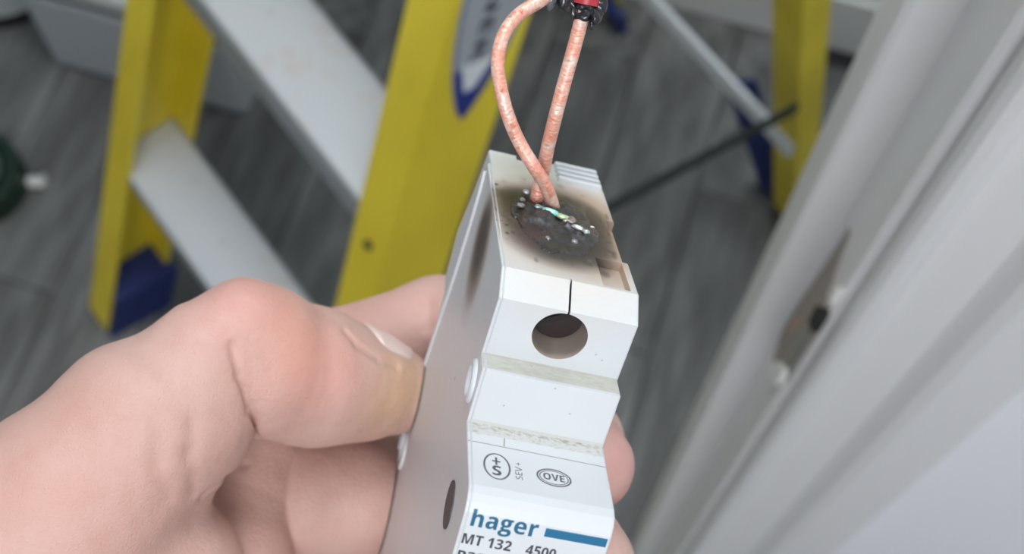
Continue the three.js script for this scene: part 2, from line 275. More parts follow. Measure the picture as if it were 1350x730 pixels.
const atlas = tex(AW, AH, (c) => {
  c.fillStyle = '#dce0e1'; c.fillRect(0, 0, AW, AH);
  ['#c9bbae', '#d9c1a9', '#1c1a1b'].forEach((f, k) => { c.fillStyle = f; c.fillRect(1600 + k * 90, 1460, 80, 80); });
  // ---- front strip in millimetres
  c.save(); c.beginPath(); c.rect(0, 0, 371, AH); c.clip(); c.setTransform(SX, 0, 0, SY, 10 + 8.75 * SX, 4);
  const blob = (x, y, rx, ry, col, a, rot = 0) => {
    c.save(); c.translate(x, y); c.rotate(rot); c.scale(rx, ry); const g = c.createRadialGradient(0, 0, 0, 0, 0, 1);
    g.addColorStop(0, `rgba(${col},${a})`); g.addColorStop(0.55, `rgba(${col},${a * 0.72})`); g.addColorStop(1, `rgba(${col},0)`); c.fillStyle = g; c.beginPath(); c.arc(0, 0, 1, 0, 7); c.fill(); c.restore();
  };
  const z0 = 0.5;                                                       // end face: strip position = z + 0.5
  blob(0, 24 + z0, 17, 30, '226,208,184', 0.6); blob(5, 24 + z0, 9, 19, '206,172,140', 0.6); blob(0.5, 24 + z0, 12, 19, '140,110,94', 0.85);
  blob(-5.5, 20 + z0, 5, 9, '96,78,66', 0.7); blob(-0.2, 24 + z0, 9.2, 15, '40,36,36', 1); blob(-0.2, 24 + z0, 8, 13, '40,36,36', 1); blob(-0.5, 31 + z0, 8.5, 9.5, '52,50,54', 0.95); blob(-4.6, 19 + z0, 4, 6, '40,36,36', 0.8); blob(3, 20 + z0, 5.5, 8, '70,62,60', 0.75);
  blob(-3.5, 5, 8, 7, '190,196,180', 0.35);
  for (let i = 0; i < 120; i++) { const a = rnd() * 6.3, r = 0.6 + rnd() * 0.75; blob(-0.4 + Math.cos(a) * 7 * r, 24.5 + Math.sin(a) * 12 * r, 0.2 + rnd() * 0.7, 0.3 + rnd() * 1.2, rnd() < 0.7 ? '38,33,32' : '150,140,130', 0.12 + rnd() * 0.25); }
  for (const [x, z] of [[-7.3, 28.8], [-7.4, 31.6], [-6.6, 31], [-7.9, 14], [-6.9, 26.5]]) blob(x, z + z0, 0.35, 0.55, '50,44,40', 0.9);
  for (let i = 0; i < 40; i++) blob(-7.8 + rnd() * 3, 24 + rnd() * 11, 0.2, 0.3, '120,112,92', 0.5);
  // grime in the steps
  const sG = (ARC[3] + ARC[4]) / 2, sD = ARC[5], sS = ARC[6];
  c.fillStyle = 'rgba(196,196,184,.75)'; c.fillRect(-8.75, ARC[3] - 0.2, 17.5, ARC[4] - ARC[3] - 0.3);
  for (let i = 0; i < 120; i++) blob(-8.5 + rnd() * 17, ARC[3] + rnd() * 3, 0.4 + rnd() * 0.9, 0.3, '176,170,152', 0.18);
  c.fillStyle = 'rgba(205,205,196,.6)'; c.fillRect(-8.75, sD - 0.4, 17.5, 2.6);
  for (let i = 0; i < 240; i++) { const x = -8.2 + rnd() * 17; blob(x, sD + 0.2 + rnd() * rnd() * 2.4, 0.12 + rnd() * 0.4, 0.08 + rnd() * 0.2, rnd() < 0.9 ? '165,160,146' : '104,94,84', 0.3); }
  for (let i = 0; i < 8; i++) blob(-8 + rnd() * 16, ARC[2] + 1 + rnd() * 16, 0.16, 0.18, '150,150,148', 0.6);
  c.strokeStyle = 'rgba(140,138,130,.9)'; c.lineWidth = 0.14; c.beginPath(); c.moveTo(-8.75, sS - 0.1); c.lineTo(8.75, sS + 0.1); c.moveTo(-4.2, sS - 0.2); c.lineTo(-4.1, sS - 1.9); c.stroke();
  // approval marks on the riser: strip position = ARC[6] + (z - 52.7)
  const R = (z) => ARC[6] + (z - 52.7);
  c.strokeStyle = c.fillStyle = '#4a4c4e'; c.lineWidth = 0.2;
  c.beginPath(); c.ellipse(-5.25, R(56.9), 1.55, 2.5, 0, 0, 7); c.stroke();
  c.lineWidth = 0.24; c.beginPath(); c.moveTo(-5.8, R(55.9)); c.lineTo(-4.8, R(55.9)); c.moveTo(-5.3, R(55.1)); c.lineTo(-5.3, R(56.6)); c.stroke();
  const T = (s, x, y, w, h, font, col, rot = 0) => { c.save(); c.translate(x, y); c.rotate(rot); c.font = font + ' 100px sans-serif'; const m = c.measureText(s); c.scale(w / m.width, h / 72); c.fillStyle = col; c.textBaseline = 'alphabetic'; c.textAlign = 'left'; c.fillText(s, 0, 0); c.restore(); };
  T('S', -5.95, R(58.7), 1.3, 1.9, 'bold', '#4a4c4e');
  c.save(); c.translate(-2.2, R(58.7)); c.rotate(-Math.PI / 2); c.restore();
  T('+', -2.95, R(56.1), 0.7, 0.9, '', '#55585a'); T('SEV', -2.2, R(58.8), 2.6, 0.85, '', '#55585a', -Math.PI / 2);
  c.strokeStyle = '#4a4c4e'; c.lineWidth = 0.2; c.beginPath(); c.ellipse(1.7, R(57.05), 2.05, 1.62, 0, 0, 7); c.stroke(); c.lineWidth = 0.12; c.beginPath(); c.ellipse(1.7, R(57.05), 1.75, 1.3, 0, 0, 7); c.stroke();
  T('OVE', 0.3, R(57.65), 2.8, 1.25, 'bold', '#4a4c4e');
  // label on the nose: strip position = ARC[11] + (-y - 23.6)
  const N = (y) => ARC[11] + (-y - 23.6);
  T('hager', -7.95, N(-23.55), 8.1, 2.1, 'bold', '#17607f');
  c.fillStyle = '#196b92'; c.fillRect(0.95, N(-22.1), 7.4, 1.12);
  T('MT 132', -8.3, N(-26.0), 6.0, 1.35, 'bold', '#3a3c40'); T('4500', -0.6, N(-26.0), 3.6, 1.35, 'bold', '#3a3c40');
  T('B32', -8.35, N(-28.4), 3.4, 1.35, 'bold', '#3a3c40'); T('230/400V', -0.6, N(-28.4), 5.6, 1.2, '', '#3a3c40');
  c.restore();
  // ---- left side in millimetres
  c.save(); c.beginPath(); c.rect(430, 0, 1140, 1170); c.clip(); c.setTransform(LS, 0, 0, LS, LX + 90 * LS, 25 * LS);
  const sb = (y, z, ry, rz, col, a, rot) => blob(y, z, ry, rz, col, a, rot);
  sb(-8, 21.5, 11, 10, '190,165,148', 0.6, 0.3); sb(-7.6, 20.5, 8.6, 9.0, '98,78,68', 0.9, 0.35); sb(-6.4, 20, 6.4, 6.2, '56,48,46', 0.9, 0.3);
  for (let i = 0; i < 22; i++) sb(-40 + rnd() * 38, 5 + rnd() * 40, 0.15, 0.2, '150,148,146', 0.6);
  sb(-23, 30, 0.35, 0.35, '110,104,100', 0.8);
  c.restore();
});
const plasticBump = noiseTex(256, 256, (x, y) => { const n = 128 + 70 * fbm(x / 5, y / 5, 4, 3); return [n, n, n]; });
const mPlastic = new THREE.MeshPhysicalMaterial({ map: atlas, roughness: 0.34 });
const mPlain = M({ color: 0xdce0e1, roughness: 0.4 });

const CB = thing('circuit_breaker', 'narrow white circuit breaker with a scorched terminal end, held in the hand', 'circuit breaker', toWorld(BT));
CB.quaternion.setFromRotationMatrix(breakerMat);
const mm = (g) => { g.scale(0.001, 0.001, 0.001); return g; };
const swap = (g) => { const p = g.attributes.position, n = g.attributes.normal; for (const a of [p, n]) if (a) for (let i = 0; i < a.count; i++) a.setXYZ(i, a.getZ(i), a.getX(i), a.getY(i)); return g; };   // shape (y, z, depth) -> (x, y, z)
function sideSolid(pts, x0, x1, bev = 0.25) {
  const s = new THREE.Shape(pts.map(p => new THREE.Vector2(p[0], p[1])));
  const g = new THREE.ExtrudeGeometry(s, { depth: x1 - x0 - 2 * bev, bevelEnabled: true, bevelThickness: bev, bevelSize: bev, bevelOffset: -bev, bevelSegments: 3 });
  g.translate(0, 0, x0 + bev); return swap(g);
}
function mapAtlas(g, interior) {
  if (g.index) g = g.toNonIndexed();
  const p = g.attributes.position, nn = g.attributes.normal, uv = new Float32Array(p.count * 2);
  for (let i = 0; i < p.count; i += 3) {
    const nx = (nn.getX(i) + nn.getX(i + 1) + nn.getX(i + 2)) / 3, ny = (nn.getY(i) + nn.getY(i + 1) + nn.getY(i + 2)) / 3, nz = (nn.getZ(i) + nn.getZ(i + 1) + nn.getZ(i + 2)) / 3;
    const cx = (p.getX(i) + p.getX(i + 1) + p.getX(i + 2)) / 3, cy = (p.getY(i) + p.getY(i + 1) + p.getY(i + 2)) / 3, cz = (p.getZ(i) + p.getZ(i + 1) + p.getZ(i + 2)) / 3;
    const sw = interior?.(cx, cy, cz, nx, ny, nz);
    let seg = -1, best = 1e9;
    if (sw == null && Math.abs(nx) < 0.62) for (let k = 0; k < FRONT.length - 1; k++) {
      const ay = FRONT[k][0], az = FRONT[k][1], ty = FRONT[k + 1][0] - ay, tz = FRONT[k + 1][1] - az, l2 = ty * ty + tz * tz, t = Math.max(0, Math.min(1, ((cy - ay) * ty + (cz - az) * tz) / l2));
      const l = Math.sqrt(l2), dot = (ny * tz - nz * ty) / l, d = Math.hypot(cy - ay - ty * t, cz - az - tz * t) + (1 - Math.abs(dot)) * 3;
      if (d < best) { best = d; seg = k; }
    }
    for (let j = i; j < i + 3; j++) {
      const x = p.getX(j), y = p.getY(j), z = p.getZ(j); let q;
      if (sw != null) q = swatchUV(sw);
      else if (seg >= 0) { const ay = FRONT[seg][0], az = FRONT[seg][1], ty = FRONT[seg + 1][0] - ay, tz = FRONT[seg + 1][1] - az, l = Math.hypot(ty, tz); q = stripUV(Math.max(-8.7, Math.min(8.7, x)), Math.max(0, ARC[seg] + ((y - ay) * ty + (z - az) * tz) / l)); }
      else q = sideUV(y, z);
      uv[j * 2] = q[0]; uv[j * 2 + 1] = q[1];
    }
  }
  g.setAttribute('uv', new THREE.BufferAttribute(uv, 2)); return g;
}
{
  const ev = new Evaluator(); ev.useGroups = false; ev.attributes = ['position', 'normal', 'uv'];
  let H = new Brush(sideSolid(OUT, -8.3, 8.75, 0.3), mPlastic); H.updateMatrixWorld();
  const cut = (g) => { const b = new Brush(g, mPlastic); b.updateMatrixWorld(); H = ev.evaluate(H, b, SUBTRACTION); };
  const box = (x0, x1, y0, y1, z0, z1) => { const g = new THREE.BoxGeometry(x1 - x0, y1 - y0, z1 - z0); g.translate((x0 + x1) / 2, (y0 + y1) / 2, (z0 + z1) / 2); return g; };
  // screw hole, its split line, the channel and the broken edge beside it, the wire hole
  const hn = V3(0, -0.158, 0.987), hg = new THREE.CylinderGeometry(3.42, 3.42, 22, 56); hg.rotateX(Math.PI / 2 + 0.159); const hc = V3(-0.12, -6.15, 46.2).addScaledVector(hn, -7); hg.translate(hc.x, hc.y, hc.z); cut(hg);
  cut(box(-0.14, 0.12, -4.4, 1, 42.2, 48));
  cut(box(4.2, 7.75, -1.25, 1, 33.5, 42.1)); cut(box(7.5, 9.5, -1.35, 1, 19, 33.2));
  const wh = new THREE.CylinderGeometry(3.0, 2.4, 10, 24); wh.translate(-1.0, -3.5, 19.5); cut(wh);
  cut(box(-4.1, -3.0, -0.9, 1, -2, 1.3));
  let g = H.geometry; 
  const onHole = (x, y, z) => { const d = V3(x + 0.12, y + 6.15, z - 46.2), a = d.dot(hn); return a > -19 && a < -0.25 && Math.abs(Math.sqrt(Math.max(0, d.lengthSq() - a * a)) - 3.42) < 0.2 || (a > -19 && a < -3 && d.lengthSq() - a * a < 13); };
  g = mapAtlas(g, (x, y, z, nx, ny, nz) => onHole(x, y, z) ? 0 : (y < -0.5 && Math.hypot(x + 1, z - 19.5) < 3.2 && z < 23) ? 2 : (x > 4 && y < -0.05 && y > -1.6 && z > 17 && z < 42.3 && x < 8.6 && Math.abs(nz) < 0.95 && Math.abs(nx) > 0.6) ? 1 : (y > -4.6 && y < 0 && Math.abs(x) < 0.2 && Math.abs(nx) > 0.9 && z > 42) ? 2 : null);
  mesh('housing', mm(g), mPlastic, CB);
  // left half shell: follows the front outline, its rear edge runs inside the body
  const cover = sideSolid([...FRONT.slice(0, -1).map(p => p[1] < 0 ? [-0.15, 5.2] : p), [-85.4, -19], [-62.5, -12.5], [-52, -9.6], [-42, -6.4], [-19.9, 2.2], [-5.3, 5.6]], -8.75, -8.26, 0.22);
  mesh('side_cover', mm(mapAtlas(cover)), mPlastic, CB);
  // ribs at the rear of the burnt end
  for (const z of [0.6, 2.6, 4.6, 6.6]) { const r = new RoundedBoxGeometry(6.6, 1.1, 1.15, 2, 0.3); r.translate(5.0, 0.25, z); mesh('vent_rib', mm(r), mPlain, CB); }
  const lowered = new RoundedBoxGeometry(9.4, 0.7, 10.5, 2, 0.3); lowered.translate(-3.3, -0.05, 6.9);
  const er = new THREE.TubeGeometry(new THREE.CatmullRomCurve3([[-1.2, 5.6], [-5.3, 5.8], [-19.9, 2.4], [-30, -1.6], [-42, -6.1], [-52, -9.3], [-62, -12]].map(p => V3(-8.72, p[0], p[1]))), 80, 0.42, 10); mesh('edge_rib', mm(er), mPlain, CB);
  // moulded rings and rivets on the left side
  const ring = (y, z, r, t) => { const q = new THREE.TorusGeometry(r, t, 12, 40); q.rotateY(Math.PI / 2); q.translate(-8.75, y, z); return q; };
  mesh('moulded_boss', mm(ring(-15.2, 44.6, 2.3, 0.55)), mPlain, CB);
  const rv1 = new THREE.CylinderGeometry(3.0, 3.0, 0.5, 36); rv1.rotateZ(Math.PI / 2); rv1.translate(-8.66, -28.1, 53); mesh('rivet', mm(rv1), M({ color: 0x57565a, roughness: 0.5, metalness: 0.5 }), CB);
  mesh('moulded_boss', mm(ring(-56, -4.5, 3.0, 0.5)), mPlain, CB);
  // terminal screw down in the hole
  const sc = new THREE.CylinderGeometry(3.2, 3.2, 2, 36), so = hc.clone().addScaledVector(hn, 7 - 5.2);
  sc.rotateX(Math.PI / 2 + 0.159); sc.translate(so.x, so.y, so.z);
  const screw = mesh('terminal_screw', mm(sc), M({ color: 0x3a2f2e, roughness: 0.6, metalness: 0.3 }), CB);
  const sl = new THREE.BoxGeometry(5.0, 0.8, 0.5); sl.rotateX(0.159); const sp = so.clone().addScaledVector(hn, 1.0); sl.rotateZ(0.5); sl.translate(sp.x, sp.y, sp.z); mesh('screw_slot', mm(sl), M({ color: 0x2a2524, roughness: 0.8 }), screw);
  // toggle on the nose, below the label
  const tg = new RoundedBoxGeometry(9, 12, 12, 3, 1.2); tg.rotateX(-0.35); tg.translate(0, -47, 66); mesh('toggle', mm(tg), M({ color: 0x26282a, roughness: 0.5 }), CB);
  // crust of charred plastic round the wires
  const N = 88, pos = [], idx = [], col = [];
  for (let j = 0; j <= N; j++) for (let i = 0; i <= N; i++) {
    const a = i / N * 2 - 1, b = j / N * 2 - 1, x = -0.3 + a * 6.9, z = 24.2 + b * 12.8;
    const rr = Math.hypot(a, b) + 0.16 * fbm(x * 0.5, z * 0.4, 3, 3), body = Math.max(0, 1 - rr * rr * 1.35);
    let h = body > 0 ? 0.75 * Math.pow(body, 0.6) * (0.55 + 1.5 * fbm(x * 0.75, z * 0.6, 7, 4)) + 0.16 * Math.max(0, fbm(x * 2.2, z * 2, 11, 2)) : -0.4;
    const smooth = Math.exp(-(((x + 0.3) / 4.6) ** 2 + ((z - 32) / 4.2) ** 2)); h = h * (1 - 0.8 * smooth) + smooth * 0.16;
    const hole = Math.exp(-(((x + 3.4) / 0.9) ** 2 + ((z - 28) / 1.9) ** 2)); h -= 0.7 * hole;
    const wd = Math.hypot(x + 1, (z - 18.6)) ; h -= 0.5 * Math.exp(-wd * wd / 3);
    pos.push(x, h - 0.05, z);
    const e = Math.min(1, body * 2.2), n2 = fbm(x * 1.1, z * 0.9, 21, 3), warm = Math.max(0, Math.min(1, (x - 1) / 4)) * (z < 27 ? 0.6 : 0.2);
    const v = 0.02 + 0.04 * Math.max(0, n2 + 0.1) + warm * 0.06; col.push(v * (1.05 + 0.2 * (1 - e) + warm * 0.5), v * (1 + warm * 0.15), v * (1.04 - 0.1 * (1 - e)));
  }
  for (let j = 0; j < N; j++) for (let i = 0; i < N; i++) {
    const q = [j * (N + 1) + i, j * (N + 1) + i + 1, (j + 1) * (N + 1) + i, (j + 1) * (N + 1) + i + 1];
    if (q.every(k => pos[k * 3 + 1] < -0.2)) continue;
    idx.push(q[0], q[2], q[1], q[1], q[2], q[3]);
  }
  const cg = new THREE.BufferGeometry(); cg.setAttribute('position', new THREE.Float32BufferAttribute(pos, 3)); cg.setAttribute('color', new THREE.Float32BufferAttribute(col, 3)); cg.setIndex(idx); cg.computeVertexNormals();
  const crust = mesh('charred_crust', mm(cg), new THREE.MeshPhysicalMaterial({ vertexColors: true, roughness: 0.38, clearcoat: 0.3, clearcoatRoughness: 0.4 }), CB);
  // beads of melted solder and glassy slag
  const bead = (x, z, r, sx, sz, rot, color, metal, y = 0.55) => {
    const q = new THREE.IcosahedronGeometry(r, 3), p = q.attributes.position; for (let i = 0; i < p.count; i++) { const k = 1 + 0.35 * fbm(p.getX(i) * 1.6 / r + x, p.getY(i) * 1.6 / r, p.getZ(i) * 1.6 / r + z, 2); p.setXYZ(i, p.getX(i) * k * sx, p.getY(i) * k * 0.7, p.getZ(i) * k * sz); }
    const s = BGU.mergeVertices(q.deleteAttribute('normal').deleteAttribute('uv')); s.computeVertexNormals(); s.rotateY(rot); s.translate(x, y, z); mesh('slag_bead', mm(s), new THREE.MeshPhysicalMaterial({ color, metalness: metal, roughness: 0.25, clearcoat: 0.6 }), crust);
  };
  bead(-0.9, 21.9, 0.62, 2.0, 1.0, -0.3, 0x9fe0d2, 0.2); bead(0.7, 22.9, 0.5, 1.8, 1.1, -0.2, 0xc6e0b0, 0.2, 0.6); bead(1.3, 24.4, 0.45, 1.5, 1.1, 0.1, 0xd8d4c8, 0.5); bead(2.6, 25.8, 0.55, 1.7, 0.9, -0.4, 0xcfd2d4, 0.6);
  bead(3.6, 26.6, 0.5, 1.2, 1.0, 0, 0xbcc6c6, 0.6); bead(2.0, 23.2, 0.55, 1.1, 2.0, 0, 0x8c7e78, 0.1, 0.5); bead(-3.9, 16.2, 0.5, 1, 1.4, 0, 0xa9adb4, 0.4); bead(-4.7, 19.6, 0.42, 1, 1.2, 0, 0x9a9a98, 0.3); bead(-5.1, 22.0, 0.5, 1.2, 1, 0, 0x88847e, 0.2); bead(4.9, 23.6, 0.2, 1.6, 0.8, 0, 0xf4f4f0, 0.1, 0.3);
  bead(-2.0, 31.0, 0.4, 1, 1.5, 0, 0x9398a0, 0.3, 0.2); bead(1.7, 30.2, 0.45, 1, 1.3, 0, 0x8d9097, 0.3, 0.2); bead(-2.4, 21.0, 0.5, 1.4, 1.2, 0.4, 0x8fa39f, 0.3, 0.5);
}

// ------------------------------------------------------------------ the two bare copper wires
{
  const cop = noiseTex(512, 128, (x, y) => { const n = fbm(x / 9, y / 14, 3, 4), w = fbm(x / 60, y / 50, 12, 2), d = fbm(x / 26, y / 30, 12, 3); const k = d > 0.3 ? -34 * (d - 0.3) * 5 : 0; return [Math.min(255, 244 + 10 * n + k * 0.9), Math.min(255, 194 + 26 * n + 56 * w + k), Math.min(255, 174 + 28 * n + 66 * w + k)]; }, true);
  const cb = noiseTex(512, 128, (x, y) => { const n = 128 + 100 * fbm(x / 8, y / 12, 6, 4); return [n, n, n]; });
  cop.repeat.set(3, 1); cb.repeat.set(3, 1);
  const mC = M({ map: cop, bumpMap: cb, bumpScale: 0.0002, metalness: 0.2, roughness: 0.36 }), mChar = new THREE.MeshPhysicalMaterial({ color: 0x16181b, roughness: 0.3, clearcoat: 0.6 });
  const tube = (pts, r, seg = 120) => { const c = new THREE.CatmullRomCurve3(pts.map(toWorld)); return new THREE.TubeGeometry(c, seg, r / 1000, 16); };
  const lump = (c, r, s, amp = 0.35, f = 0.9) => { const q = new THREE.IcosahedronGeometry(r, 5), p = q.attributes.position; for (let i = 0; i < p.count; i++) { const a = V3(p.getX(i), p.getY(i), p.getZ(i)), k = 1 + amp * 2 * fbm(a.x * f + c.x, a.y * f, a.z * f, 3); a.multiplyScalar(k).multiply(s); p.setXYZ(i, a.x, a.y, a.z); } const g = BGU.mergeVertices(q.deleteAttribute('normal').deleteAttribute('uv')); g.computeVertexNormals(); g.scale(0.001, 0.001, 0.001); return g; };
  const add = (root, name, g, m) => { g.translate(-root.position.x, -root.position.y, -root.position.z); return mesh(name, g, m, root); };
  const e1 = loc(0.6, -2.5, 20), e1b = loc(0.2, 1.2, 18.6), e2 = loc(-2.5, -2.5, 19), e2b = loc(-2.3, 1.6, 17.6);
  const w1 = thing('electrical_wire', 'bare copper wire bowed in a wide loop to the left, entering the burnt terminal', 'wire', toWorld(e1));
  add(w1, 'conductor', tube([px(775, -48, 186), px(745, -22, 184), px(712, 1, 182), px(682, 21, 181), px(663, 48, 180), px(656, 82, 180), px(661, 120, 180.5), px(670, 153, 181.5), px(685, 188, 183), px(703, 218, 183.6), px(717, 240, 185.2), px(725, 259, 187), px(730, 276, 188.8), px(733, 292, 193)], 0.93, 200), mC);
  const b1 = lump(V3(1, 2, 3), 2.0, V3(1.0, 1.5, 1)); { const p = toWorld(px(744, -22, 184)); b1.applyMatrix4(camMat); b1.translate(p.x, p.y, p.z); } add(w1, 'charred_insulation', b1, mChar);
  const b1b = lump(V3(5, 2, 3), 0.9, V3(0.9, 1.7, 1)); { const p = toWorld(px(725, -3, 183)); b1b.applyMatrix4(camMat); b1b.translate(p.x, p.y, p.z); } add(w1, 'charred_insulation', b1b, new THREE.MeshPhysicalMaterial({ color: 0x5a5e62, roughness: 0.2, clearcoat: 1 }));
  add(w1, 'red_insulation', tube([px(775, -45, 186), px(800, -72, 188), px(830, -120, 191), px(860, -260, 194), px(880, -520, 198)], 1.9, 40), M({ color: 0xa8313a, roughness: 0.45 }));
  const w2 = thing('electrical_wire', 'straighter bare copper wire hanging from charred red insulation, entering the burnt terminal', 'wire', toWorld(e2));
  add(w2, 'conductor', tube([px(776, -14, 178), px(768, 20, 178.5), px(757, 62, 179.5), px(745, 105, 180.5), px(733, 150, 182), px(722, 195, 185.5), px(716, 225, 188), px(710, 248, 189), px(706, 268, 190), px(704, 282, 194)], 0.95, 160), mC);
  add(w2, 'red_insulation', tube([px(772, 6, 178.4), px(776, -14, 178), px(782, -40, 178), px(800, -110, 180), px(830, -260, 184), px(850, -520, 190)], 1.75, 60), M({ color: 0xb23844, roughness: 0.35 }));
  const col2 = [[770, 16, 1.75, 1.0, 0.9], [757, 12, 1.0, 0.9, 1.4], [784, 18, 1.15, 0.9, 1.5], [780, 34, 0.55, 0.9, 1.3], [753, 2, 1.0, 1, 1.2], [790, 4, 1.1, 1, 1.3]];
  for (const [u, v, r, sx, sy] of col2) { const q = lump(V3(u, v, 1), r * 0.88, V3(sx, sy, 1), 0.28, 1.1), p = toWorld(px(u, v, 178.6)); q.applyMatrix4(camMat); q.translate(p.x, p.y, p.z); add(w2, 'charred_insulation', q, mChar); }
}

// ------------------------------------------------------------------ the hand (a distance field in camera millimetres, meshed once)
{
  const cone = (a, ra, b, rb) => ({ ax: a.x, ay: a.y, az: a.z, ra, rb, bx: b.x - a.x, by: b.y - a.y, bz: b.z - a.z, l2: a.distanceToSquared(b) });
  const chain = (...p) => { const o = []; for (let i = 0; i + 3 < p.length; i += 2) o.push(cone(p[i], p[i + 1], p[i + 2], p[i + 3])); return o; };
  const dc = (c, x, y, z) => { const px_ = x - c.ax, py_ = y - c.ay, pz_ = z - c.az; let t = (px_ * c.bx + py_ * c.by + pz_ * c.bz) / c.l2; t = t < 0 ? 0 : t > 1 ? 1 : t; const dx = px_ - c.bx * t, dy = py_ - c.by * t, dz = pz_ - c.bz * t; return Math.sqrt(dx * dx + dy * dy + dz * dz) - (c.ra + (c.rb - c.ra) * t); };
  const smin = (a, b, k) => { const h = k - Math.abs(a - b); return h > 0 ? Math.min(a, b) - h * h / (4 * k) : Math.min(a, b); };
  const grp = (cs, k) => (x, y, z) => { let d = 1e9; for (const c of cs) d = smin(d, dc(c, x, y, z), k); return d; };
  const distal = grp([...chain(px(518, 515, 226), 7.2, px(470, 507, 222), 8.7, px(415, 497, 217), 10.5, px(352, 482, 211), 11.3)], 3);
  const knuckle = grp([...chain(px(356, 436, 208), 6.4, px(322, 432, 206), 6.8, px(282, 462, 205), 8.5)], 3);
  const proximal = grp([...chain(px(233, 543, 204), 12.0, px(185, 567, 202), 12.7, px(80, 682, 199), 15.4, px(-30, 772, 197), 17.2, cam(-104, -66, -203), 22),
    cone(px(238, 632, 206), 4.2, px(190, 600, 204), 8)], 4);
  const MCP = [cam(-46, -27, -240), cam(-47, -44, -241), cam(-50, -62, -238), cam(-54, -79, -232)], WR = cam(-112, -74, -208);
  const palm = grp([cone(MCP[0], 10.5, WR, 19), cone(MCP[1], 10.5, WR, 19), cone(MCP[2], 10, WR, 19), cone(MCP[3], 9, WR, 19), cone(px(200, 760, 210), 14, px(60, 840, 205), 18), cone(WR, 24, cam(-180, -150, -205), 27), cone(cam(-180, -150, -205), 27, cam(-330, -320, -200), 38)], 6);
  const web = grp([...chain(px(338, 600, 231), 8.2, px(322, 650, 229), 8.4, px(262, 800, 222), 17)], 3);
  const fingers = [
    grp(chain(cam(-44, -27, -240), 10.5, px(430, 486, 239), 9.7, px(580, 434, 246), 9.3, loc(0, -41, -24), 8.4, loc(15.5, -46, -17), 8.0, loc(17.8, -46, 0), 7.7, loc(16.6, -40, 17), 7.0), 2.5),
    grp(chain(cam(-44, -44, -240), 10.5, px(402, 655, 236), 11.2, px(465, 655, 238), 10.8, loc(-10, -70, -25), 9.4, loc(2, -70, -30), 8.8, loc(18, -66, -14), 8.2, loc(18, -58, 6), 7.9, loc(16.8, -48, 31), 7.2), 2.5),
    grp(chain(cam(-48, -62, -238), 10, loc(-22, -92, -20), 9.2, loc(2, -90, -30), 8.5, loc(18, -84, -14), 7.9, loc(17.2, -74, 10), 7.2), 2.5),
    grp(chain(cam(-52, -79, -232), 9, loc(-22, -110, -12), 8, loc(0, -106, -22), 7.2, loc(14, -101, -8), 6.6, loc(12, -92, 10), 6.0), 2.5)];
  // creases: polylines on the skin
  const bump1 = (x, y, z, s) => fbm(x * s, y * s, z * s, 2);
  function raw(x, y, z) {
    let d = smin(proximal(x, y, z), palm(x, y, z), 5);
    const kn = knuckle(x, y, z);
    d = smin(smin(d, kn, 5), smin(distal(x, y, z), kn, 3), 0.35);
    d = smin(d, web(x, y, z), 0.5);
    for (const f of fingers) d = smin(d, f(x, y, z), 0.6);
    return d;
  }
  const march = (u, v) => { const dir = px(u, v, 1).normalize(); let t = 150; for (let i = 0; i < 300; i++) { const d = raw(dir.x * t, dir.y * t, dir.z * t); if (d < 0.02) break; t += d * 0.8; if (t > 400) return null; } return dir.multiplyScalar(t); };
  const grooves = [];
  const groove = (pts, w, dep) => { const q = pts.map(p => march(p[0], p[1])); for (let i = 0; i + 1 < q.length; i++) if (q[i] && q[i + 1] && q[i].distanceTo(q[i + 1]) < 25) grooves.push({ c: cone(q[i], 0, q[i + 1], 0), w, dep, lo: q[i].clone().min(q[i + 1]).subScalar(w * 3), hi: q[i].clone().max(q[i + 1]).addScalar(w * 3) }); };
  groove([[306, 455], [316, 495], [329, 540], [338, 578]], 0.65, 0.9);
  groove([[322, 612], [296, 632], [268, 654]], 0.7, 0.7);
  groove([[254, 560], [251, 600], [256, 650]], 1.2, 0.35);
  groove([[210, 560], [208, 610], [222, 655]], 1.4, 0.3);
  groove([[430, 440], [436, 490], [430, 560]], 1.6, 0.12);
  groove([[556, 380], [562, 400], [566, 430]], 1.4, 0.3);
  groove([[456, 436], [472, 455], [500, 474], [524, 482]], 0.6, 0.7);
  function polyD(y, z) { let d = 1e9, s = 1; const n = OUT.length; for (let i = 0, j = n - 1; i < n; j = i++) { const ex = OUT[j][0] - OUT[i][0], ey = OUT[j][1] - OUT[i][1], wx = y - OUT[i][0], wy = z - OUT[i][1], t = Math.max(0, Math.min(1, (wx * ex + wy * ey) / (ex * ex + ey * ey))), bx = wx - ex * t, by = wy - ey * t; d = Math.min(d, bx * bx + by * by); const c1 = z >= OUT[i][1], c2 = z < OUT[j][1], c3 = ex * wy > ey * wx; if ((c1 && c2 && c3) || (!c1 && !c2 && !c3)) s = -s; } return s * Math.sqrt(d); }
  function field(x, y, z) {
    let d = raw(x, y, z);
    if (d < 3 && d > -3) {
      for (const g of grooves) if (x > g.lo.x && x < g.hi.x && y > g.lo.y && y < g.hi.y && z > g.lo.z && z < g.hi.z) { const r = dc(g.c, x, y, z) / g.w; d += g.dep * Math.exp(-r * r); }
      d += 0.16 * fbm(x * 0.16, y * 0.16, z * 0.16, 2) + 0.07 * fbm(x * 0.6, y * 0.6, z * 0.6, 2);
    }
    if (d < 1.5) { const a = x - BT.x, b = y - BT.y, c = z - BT.z, lx = a * BX.x + b * BX.y + c * BX.z, ly = a * BY.x + b * BY.y + c * BY.z, lz = a * BZ.x + b * BZ.y + c * BZ.z;
      if (Math.abs(lx) < 14) { const p = polyD(ly, lz), q = Math.abs(lx) - 8.78, bd = Math.max(p, q); d = Math.max(d, -bd + 0.12); } }
    return d;
  }
